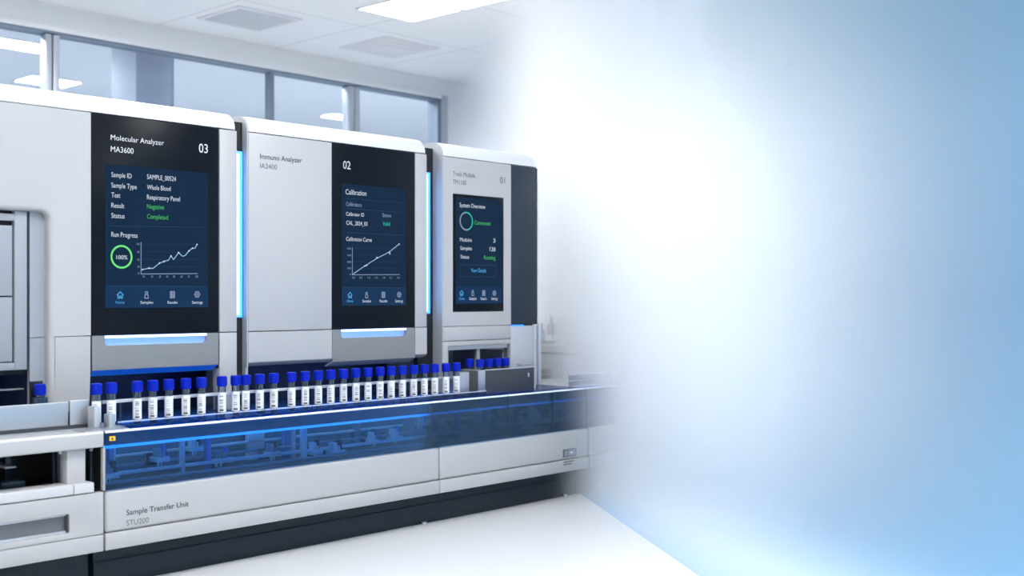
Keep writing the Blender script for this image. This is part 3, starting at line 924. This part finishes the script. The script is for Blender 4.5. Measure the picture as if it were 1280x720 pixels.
# front with the screen cut in
sx0, sx1, sz0, sz1 = X(566), X(629.6), .930, 1.5035
m = MB()
xa, xb = x3 + .0077, x639 - .0012
zt, zb = ZCAP - .0012, ZSEAM + .0012
m.box(xa, sx0, YC, YC + .03, zb, zt).box(sx1, xb, YC, YC + .03, zb, zt).box(sx0, sx1, YC, YC + .03, sz1, zt).box(sx0, sx1, YC, YC + .03, zb, sz0)
bmesh.ops.remove_doubles(m.bm, verts=m.bm.verts, dist=1e-5)
fp = m.build('front_panel', WHITE, tm, smooth=0)
m = MB()
tx(m, 'Track Module', 566, 593.6, 220.6 - 1.2, 5.6, YC - .0006, 0)
m.build('lettering', INK, fp)
m = MB()
tx(m, 'TM1100', 566, 582.7, 229.9, 5.6, YC - .0006, 0)
m.build('lettering', INK, fp)
m = MB()
tx(m, '01', 625, 631.2, 228.9, 7.8, YC - .0006, 0)
m.build('lettering', INK, fp)
sc_ = bx('display_panel', BGLASS, tm, sx0 + .001, sx1 - .001, YC - .002, YC + .02, sz0 + .001, sz1 - .001, bev=.004)
m = MB()
YD, YD2 = YC - .0032, YC - .0040
xq0, xq1 = Xp(569.4, YD), Xp(627, YD)
zq1, zq0 = Zp(569.4, 246, YD), Zp(569.4, 379.6, YD)
m.rect(xq0, xq1, zq0, zq1, YD, BG)
zn = Zp(569.4, 358, YD)
m.rect(xq0, xq1, zq0, zn, YD - .0004, NAV)
for body, p0, p1, yb, cap, k in (('System Overview', 574.5, 606.7, 258.6, 5.2, WHT), ('Connected', 593, 612.8, 280.6, 5.0, GRN), ('Modules', 575, 589.8, 301.6, 4.6, WHT), ('3', 616.6, 619.2, 303.2, 5.0, WHT), ('Samples', 575.5, 589.8, 312.2, 4.6, WHT),
                                 ('128', 612, 619.2, 313.8, 5.0, WHT), ('Status', 575.7, 586.3, 323, 4.6, WHT), ('Running', 605, 619.2, 324.2, 5.0, GRN), ('View Details', 588.7, 607.7, 340.2, 4.8, CYN)):
    tx(m, body, p0, p1, yb, cap, YD2, k)
x, z = PP(582.9, 276.5)
m.ring(x, z, .0425, .006, YD2, TEAL, -75, 100)
m.ring(x, z, .0425, .006, YD2, GRY, 100, 285)
m.line([PP(575, 331), PP(620, 331.8), PP(620, 345.8), PP(575, 345.8), PP(575, 331)], .0024, YD2, S_LINE and RULE)
nav(m, [(577, 366.5, 'Home', 574, 580.7), (591, 366.5, 'Samples', 586.7, 595.7), (604.7, 366.5, 'Results', 601, 608.2), (618, 366.5, 'Settings', 614.2, 622)], 374.9, .0125)
m.build('display', SCR, sc_, smooth=0)
panel('lower_panel', tm, x3 + .0065, x639, .790, ZSEAM)
# portal frame round the tube opening
xo0 = X(560.6)
m = MB().box(x3 + .0077, xo0, YC, YC + .03, DECK + .002, .7885, bev=.002).box(xo0 - .002, x639 - .001, YC, YC + .03, .766, .7885, bev=.002)
m.box(xo0 - .002, x639, YC + .025, YC + .06, .745, .768, 1)
m.build('portal_frame', [WHITE, STEEL], tm)
yo = YC + .05
bx('portal_post', STEEL, tm, Xp(596, yo), Xp(600, yo), yo, yo + .02, DECK, .766, bev=.002)
bx('portal_post', STEEL, tm, Xp(632.5, yo), Xp(634.5, yo), yo, yo + .02, DECK, .766, bev=.002)
bx('portal_glass', SGLASS, tm, xo0, Xp(566, yo), yo, yo + .01, DECK, .75)
MB().cyl(Xp(617, 4.12), 4.12, .735, .05, .006, seg=24).build('gripper_ring', STEEL, tm)
MB().cyl(Xp(617, 4.12), 4.12, .741, .012, .03, seg=16).build('gripper_stem', STEEL, tm)
# dark side panel
bx('dark_panel', SGLASS, tm, x639 + .001, xe3 - .001, YC + .001, YC + .03, ZSEAM, ZCAP - .001, bev=.003)
bx('light_line', LEDB, tm, x639 + .004, X(655), YC + .001, YC + .006, ZSEAM - .005, ZSEAM - .001)
bx('lower_side_panel', mat('soft_grey_metal', (.55, .57, .60), .45, metal=.4), tm, x639 + .001, X(667.5), YC + .004, YC + .03, DECK + .002, ZSEAM - .006, bev=.002)
m = MB().box(X(668), X(671), YC, YC + .012, DECK, ZSEAM - .004, bev=.002).box(X(673.3), X(676), YC - .004, YC + .012, DECK, ZSEAM + .002, bev=.002)
m.box(X(671), X(673.3), YC + .004, YC + .008, DECK, ZSEAM - .006, 1)
m.build('end_guard', [WHITE2, mat('blue_grey_edge', (.16, .25, .42), .3)], tm)

# ================================================================== TUBE RACK
yr = 3.86
xr0, xr1, xr2 = Xp(598.2, yr), Xp(606.8, yr), Xp(668.3, yr)
zr1 = Zp(607, 462.5, yr)
rk = thing('tube_rack', 'steel and smoked grey tube rack in front of the track module', 'tube rack', ((xr0 + xr2) / 2, yr + .05, DECK))
m = MB().box(xr0, xr1, yr, yr + .13, DECK, zr1, bev=.002)
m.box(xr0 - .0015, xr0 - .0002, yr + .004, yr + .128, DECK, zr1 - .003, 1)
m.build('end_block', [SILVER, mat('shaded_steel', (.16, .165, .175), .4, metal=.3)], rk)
m = MB().box(xr1, xr2, yr + .004, yr + .010, DECK, zr1 - .002)
fr_ = m.build('front_plate', SMOKE, rk)
m = MB().box(xr1 + .0, xr2, yr + .001, yr + .012, zr1 - .003, zr1 + .001).box(xr2, xr2 + .008, yr, yr + .03, DECK, zr1 + .002)
m.build('edge_trim', WHITE2, rk)
bx('indicator', WHITE2, fr_, Xp(660.5, yr), Xp(662, yr), yr + .002, yr + .004, Zp(661, 471, yr), Zp(661, 466, yr), bev=.0005)
bx('base_plate', MECHD, rk, xr1, xr2, yr + .010, yr + .13, DECK, DECK + .003)
bx('latch', SILVER, rk, Xp(652, yr + .06), Xp(667, yr + .06), yr + .06, yr + .09, zr1 + .004, zr1 + .011, bev=.002)
yk = 3.82
bk = thing('stop_block', 'pale steel block at the right end of the tube row, left of the rack', 'guide block', (Xp(580, yk), yk + .02, DECK))
m = MB().box(Xp(575.2, yk), Xp(586.6, yk), yk, yk + .035, DECK, Zp(578, 465.5, yk), bev=.002)
m.build('body', SILVER, bk)
bx('side_flange', STEEL, bk, Xp(575.2, yk) - .004, Xp(575.2, yk) - .0002, yk, yk + .08, DECK, Zp(576, 465, yk), bev=.001)

# ================================================================== TUBES
barcode = mat('barcode_print', (.7, .7, .7), .6)
nt = barcode.node_tree
tc = nt.nodes.new('ShaderNodeTexCoord')
sx = nt.nodes.new('ShaderNodeSeparateXYZ')
ml = nt.nodes.new('ShaderNodeMath'); ml.operation = 'MULTIPLY'; ml.inputs[1].default_value = 650
fl = nt.nodes.new('ShaderNodeMath'); fl.operation = 'FLOOR'
oi = nt.nodes.new('ShaderNodeObjectInfo')
ad = nt.nodes.new('ShaderNodeMath'); ad.operation = 'MULTIPLY_ADD'; ad.inputs[1].default_value = 113.0
wn = nt.nodes.new('ShaderNodeTexWhiteNoise'); wn.noise_dimensions = '1D'
cr = nt.nodes.new('ShaderNodeValToRGB')
cr.color_ramp.interpolation = 'CONSTANT'
cr.color_ramp.elements[0].color = (.30, .30, .315, 1)
cr.color_ramp.elements[1].position = .5
cr.color_ramp.elements[1].color = (.78, .79, .81, 1)
L = nt.links.new
L(tc.outputs['Object'], sx.inputs[0]); L(sx.outputs['Z'], ml.inputs[0]); L(ml.outputs[0], fl.inputs[0])
L(oi.outputs['Random'], ad.inputs[0]); L(fl.outputs[0], ad.inputs[2]); L(ad.outputs[0], wn.inputs['W'])
L(wn.outputs['Value'], cr.inputs[0]); L(cr.outputs[0], nt.nodes['Principled BSDF'].inputs['Base Color'])

TH = .699 - DECK
def make_tube(label, group):
    t = thing('sample_tube', label, 'sample tube', (0, 0, 0), group)
    rb = .0152
    MB().lathe([(0, 0), (rb * .55, .0012), (rb * .85, .005), (rb, .012), (rb, TH - .034), (rb - .002, TH - .034), (rb - .002, .014), (rb * .7, .006), (0, .004)], seg=24).build('tube_body', TUBEG, t)
    rc = .0187
    prof = [(0, TH), (rc - .002, TH), (rc, TH - .002), (rc, TH - .036), (rc - .001, TH - .039), (rb + .0005, TH - .039), (rb + .0005, TH - .030), (0, TH - .030)]
    cp = MB().lathe(prof, seg=28)
    for k in range(28):
        a = 2 * math.pi * (k + .5) / 28
        cp.box(rc * math.cos(a) - .0007, rc * math.cos(a) + .0007, rc * math.sin(a) - .0007, rc * math.sin(a) + .0007, TH - .034, TH - .006)
    cp.build('cap', CAPB, t)
    rl = rb + .0005
    lb = MB()
    lb.lathe([(rl - .0004, .016), (rl, .016), (rl, TH - .062), (rl - .0004, TH - .062)], seg=28, mi=0)
    # printed strip on the side that faces the aisle
    a = math.radians(-125)
    lb.lathe([(rl + .0002, .030), (rl + .0002, TH - .072)], seg=8, mi=1, a0=a - .50, a1=a + .35)
    lb.lathe([(rl + .0002, .020), (rl + .0002, .0275)], seg=8, mi=2, a0=a - .55, a1=a + .45)
    lb.build('paper_label', [LABEL, barcode, INK2], t)
    MB().lathe([(0, .005), (rb * .6, .007), (rb - .0022, .015), (rb - .0022, .045), (0, .045)], seg=16).build('gel_fill', SERUM, t)
    return t
def copy_thing(src):
    o = src.copy()
    COL.objects.link(o)
    for ch in list(src.children):
        d = ch.copy()
        COL.objects.link(d)
        d.parent = o
        for g_ in ch.children:
            e = g_.copy()
            COL.objects.link(e)
            e.parent = d
    return o
ORD = ['first', 'second', 'third', 'fourth', 'fifth', 'sixth', 'seventh', 'eighth', 'ninth', 'tenth', 'eleventh', 'twelfth', 'thirteenth', 'fourteenth', 'fifteenth', 'sixteenth', 'seventeenth', 'eighteenth', 'nineteenth', 'twentieth',
       'twenty-first', 'twenty-second', 'twenty-third', 'twenty-fourth', 'twenty-fifth', 'twenty-sixth', 'twenty-seventh', 'twenty-eighth']
row = [120.4, 139.3, 171.5, 191, 211, 232.3, 251.8, 277.4, 294.6, 307, 324.6, 342.3, 364.4, 381.5, 398, 413.5, 429.3, 444.8, 460, 475, 489, 503, 517, 530.4, 543.4, 557.5, 570.6]
proto = None
rnd = random.Random(11)
for i, px in enumerate(row):
    if i == 0:
        lab = 'blue-capped barcoded tube at the left end of the long row, behind the stop block'
    elif i == len(row) - 1:
        lab = 'blue-capped barcoded tube at the right end of the long row, against the steel block'
    else:
        lab = 'blue-capped barcoded tube, %s from the left in the long row on the blue deck' % ORD[i]
    if proto is None:
        proto = make_tube(lab, 'blue-capped tubes in the long row')
        o = proto
    else:
        o = copy_thing(proto)
        o['label'] = lab
    o.location = (Xp(px, YT), YT, DECK)
    o.rotation_euler = (0, 0, rnd.uniform(-.22, .22))
yk2 = 3.915
for i, px in enumerate((587.2, 600, 611.2, 621.8, 631.8)):
    o = copy_thing(proto)
    o['label'] = 'blue-capped tube standing in the grey rack, %s from the rack\'s left end' % ORD[i]
    o['group'] = 'blue-capped tubes in the rack'
    yk3 = 3.975 if i == 0 else yk2
    o.location = (Xp(px, yk3), yk3, DECK)
    o.rotation_euler = (0, 0, rnd.uniform(-.3, .3))
    o.location.z = DECK + .003
o = copy_thing(proto)
o['label'] = 'single blue-capped tube in a dark holder left of the white lower panel'
o['group'] = 'blue-capped tubes in the left holder'
del o['group']
yh = 3.93
o.location = (Xp(50, yh), yh, Zp(50, 480, yh) - TH)
hz = o.location.z
th = thing('tube_holder', 'dark holder cup carrying a blue-capped tube beside the left recess', 'tube holder', (o.location.x, yh, DECK))
m = MB()
m.lathe([(0, 0), (.028, 0), (.028, hz - DECK), (.0, hz - DECK)], o.location.x, yh, DECK, seg=20)
m.lathe([(.0165, hz - DECK - .001), (.025, hz - DECK - .001), (.025, TH + hz - DECK - .048), (.023, TH + hz - DECK - .046), (.0165, TH + hz - DECK - .046), (.0165, hz - DECK)], o.location.x, yh, DECK, seg=24)
m.build('cup', MECHD, th)
MB().box(o.location.x - .022, o.location.x + .022, yh + .026, yh + .034, DECK, TH + hz + .008).build('back_plate', BLACK, th)

# ================================================================== LAB COUNTER in the haze
XK = 4.985
ya, yb_ = Yp(765, XK), Yp(676, XK) + .5
lc = thing('lab_counter', 'white lab counter with cupboards in the haze right of the track module', 'counter', (XK + .3, (ya + yb_) / 2, 0))
zk = 1 - (432 - HZ) / F * (XK / (c + s * (690 - 640) / F))
bx('worktop', WHITE2, lc, XK - .03, XK + .65, ya, yb_, zk - .035, zk, bev=.004)
bx('carcass', GREYP, lc, XK + .02, XK + .6, ya + .03, yb_, .08, zk - .05)
bx('shadow_gap', BLACK, lc, XK + .01, XK + .6, ya + .03, yb_, zk - .05, zk - .035)
bx('plinth', SLATE, lc, XK + .06, XK + .6, ya + .05, yb_, 0, .08)
nd = 3
for i in range(nd):
    a, b_ = ya + .03 + (yb_ - ya - .03) * i / nd, ya + .03 + (yb_ - ya - .03) * (i + 1) / nd
    d = bx('cupboard_door', WHITE, lc, XK, XK + .018, a + .004, b_ - .004, .09, zk - .055, bev=.002)
    bx('handle', STEEL, d, XK - .014, XK - .001, b_ - .05, b_ - .03, zk - .20, zk - .09, bev=.003)
yq0, yq1 = Yp(750, XK + .1), Yp(710, XK + .1)
t = thing('instrument_tray', 'flat dark grey tray lying on the hazy lab counter', 'tray', (XK + .25, (yq0 + yq1) / 2, zk))
m = MB().box(XK + .08, XK + .45, yq0, yq1, zk, zk + .018, bev=.003)
m.box(XK + .08, XK + .09, yq0, yq1, zk + .018, zk + .032).box(XK + .44, XK + .45, yq0, yq1, zk + .018, zk + .032)
m.build('body', GAP, t)
yq = Yp(688, XK + .2)
t = thing('microscope', 'small grey microscope on the hazy lab counter beside the track module', 'microscope', (XK + .25, yq, zk))
SCOPE = mat('dark_grey_casting', (.03, .032, .04), .4)
bx('base', SCOPE, t, XK + .15, XK + .37, yq - .05, yq + .05, zk, zk + .02, bev=.004)
bx('body', SCOPE, t, XK + .2, XK + .28, yq - .02, yq + .03, zk + .05, zk + .12, bev=.004)
m = MB().box(XK + .28, XK + .32, yq - .05, yq - .03, zk + .02, zk + .15, bev=.004).box(XK + .2, XK + .32, yq - .045, yq - .02, zk + .13, zk + .155, bev=.004)
m.build('arm', STEEL, t)
MB().cyl(XK + .22, yq + .005, zk + .12, .016, .045).build('eyepiece', POCKET, t)
MB().cyl(XK + .24, yq + .005, zk + .02, .012, .032).build('objective', STEEL, t)
yq = Yp(679, XK + .2)
t = thing('reagent_bottle', 'small blue reagent bottle on the hazy counter at the edge of the track module', 'bottle', (XK + .2, yq + .02, zk))
MB().lathe([(0, 0), (.03, 0), (.032, .006), (.032, .07), (.014, .09), (.014, .10), (0, .10)], XK + .2, yq + .02, zk, seg=20).build('body', mat('blue_bottle', (.10, .30, .62), .3), t)
MB().cyl(XK + .2, yq + .02, zk + .10, .017, .018).build('cap', WHITE2, t)

# ================================================================== HAZE
def nodes_haze():
    m = bpy.data.materials.new('haze_volume')
    m.use_nodes = True
    nt = m.node_tree
    nt.nodes.clear()
    L = nt.links.new
    out = nt.nodes.new('ShaderNodeOutputMaterial')
    vs = nt.nodes.new('ShaderNodeVolumeScatter')
    vs.inputs['Color'].default_value = (.996, .998, 1.0, 1)
    vs.inputs['Anisotropy'].default_value = 0.0
    tc = nt.nodes.new('ShaderNodeTexCoord')
    sp = nt.nodes.new('ShaderNodeSeparateXYZ')
    L(tc.outputs['Object'], sp.inputs[0])
    def M(op, *a):
        n = nt.nodes.new('ShaderNodeMath')
        n.operation = op
        for i, v in enumerate(a):
            if isinstance(v, (int, float)):
                n.inputs[i].default_value = v
            else:
                L(v, n.inputs[i])
        return n.outputs[0]
    def SM(v, a, b_, lo=0.0, hi=1.0):
        n = nt.nodes.new('ShaderNodeMapRange')
        n.interpolation_type = 'SMOOTHSTEP'
        L(v, n.inputs['Value'])
        n.inputs['From Min'].default_value = a
        n.inputs['From Max'].default_value = b_
        n.inputs['To Min'].default_value = lo
        n.inputs['To Max'].default_value = hi
        return n.outputs['Result']
    q, r, z = sp.outputs['X'], sp.outputs['Y'], sp.outputs['Z']
    # the bank leans back: its front reaches further left near the back wall
    q2 = M('ADD', q, M('MULTIPLY', M('SUBTRACT', r, 5.7), HZP['lean']))
    rise = SM(q2, HZP['q0'], HZP['q1'])
    fall = SM(q2, HZP['q2'], HZP['q3'], 1.0, 0.0)
    bank = M('MULTIPLY', rise, fall)
    h = M('MINIMUM', 1.0, M('EXPONENT', M('DIVIDE', M('SUBTRACT', M('SUBTRACT', r, SM(z, 1.3, 2.3, 0.0, .5)), 5.8), HZP['k'])))
    base = M('MULTIPLY', SM(r, HZP['r0'], HZP['r1']), HZP['base'])
    base = M('MULTIPLY', base, SM(z, HZP['zl0'], HZP['zl1'], HZP['zlow'], 1))
    zf = SM(z, 1.0, 2.3, 1.0, HZP['ztop'])
    dens = M('MULTIPLY', M('MULTIPLY', bank, M('ADD', M('MULTIPLY', h, SM(z, 1.3, 2.5, 1.0, HZP['htop'])), M('MULTIPLY', base, zf))), HZP['D'])
    g = M('MULTIPLY', M('MULTIPLY', SM(q, HZP['g0'], HZP['g1']), SM(q, HZP['g2'], HZP['g3'], 1, 0)), SM(z, .0, HZP['gz'], 1, 0))
    g = M('MULTIPLY', g, SM(r, 4.5, 5.5, 1.0, .35))
    dens = M('ADD', dens, M('MULTIPLY', g, HZP['G']))
    L(dens, vs.inputs['Density'])
    L(vs.outputs[0], out.inputs['Volume'])
    return m
HZP = dict(htop=.5, lean=.02, q0=1.2, q1=1.90, q2=1.90, q3=2.25, k=.62, r0=2.2, r1=4.4, base=.06, zl0=0, zl1=.8, zlow=.2, ztop=.06, D=7.5, g0=1.16, g1=1.5, g2=1.55, g3=1.80, gz=.34, G=1.7)
m = MB().prism([(.80, .6), (3.2, .6), (3.2, 11.02), (.80, 9.22)], .003, 2.795, 'z')
hz = m.build('haze', nodes_haze(), smooth=0)
hz.rotation_euler = (0, 0, math.atan2(-.6, .8))
tag(hz, 'bank of white haze drifting across the right half of the room', 'haze', kind='stuff')
hz.data.materials[0].cycles.volume_step_rate = 1.0

# ================================================================== WORLD, CAMERA
bpy.data.objects.remove(_txo)
w = bpy.data.worlds.new('sky')
scene.world = w
w.use_nodes = True
w.node_tree.nodes['Background'].inputs[0].default_value = (1.0, .975, .92, 1)
w.node_tree.nodes['Background'].inputs[1].default_value = 1.0

cam = bpy.data.cameras.new('camera')
co = bpy.data.objects.new('camera', cam)
COL.objects.link(co)
co.location = (0, 0, 1)
co.rotation_euler = (math.pi / 2, 0, -math.atan2(c, s))
cam.sensor_width = 36
cam.lens = F / 1280 * 36
cam.shift_y = (HZ - 360) / 1280
cam.clip_start = .05
cam.dof.use_dof = True
cam.dof.focus_distance = 4.75
cam.dof.aperture_fstop = 2.2
scene.camera = co
scene.view_settings.view_transform = 'Standard'
scene.view_settings.look = 'None'
scene.view_settings.gamma = 1
scene.view_settings.exposure = 0.13
scene.view_settings.use_curve_mapping = False
scene.cycles.use_denoising = True
scene.cycles.max_bounces = 18
scene.cycles.transparent_max_bounces = 24
scene.cycles.volume_bounces = 16
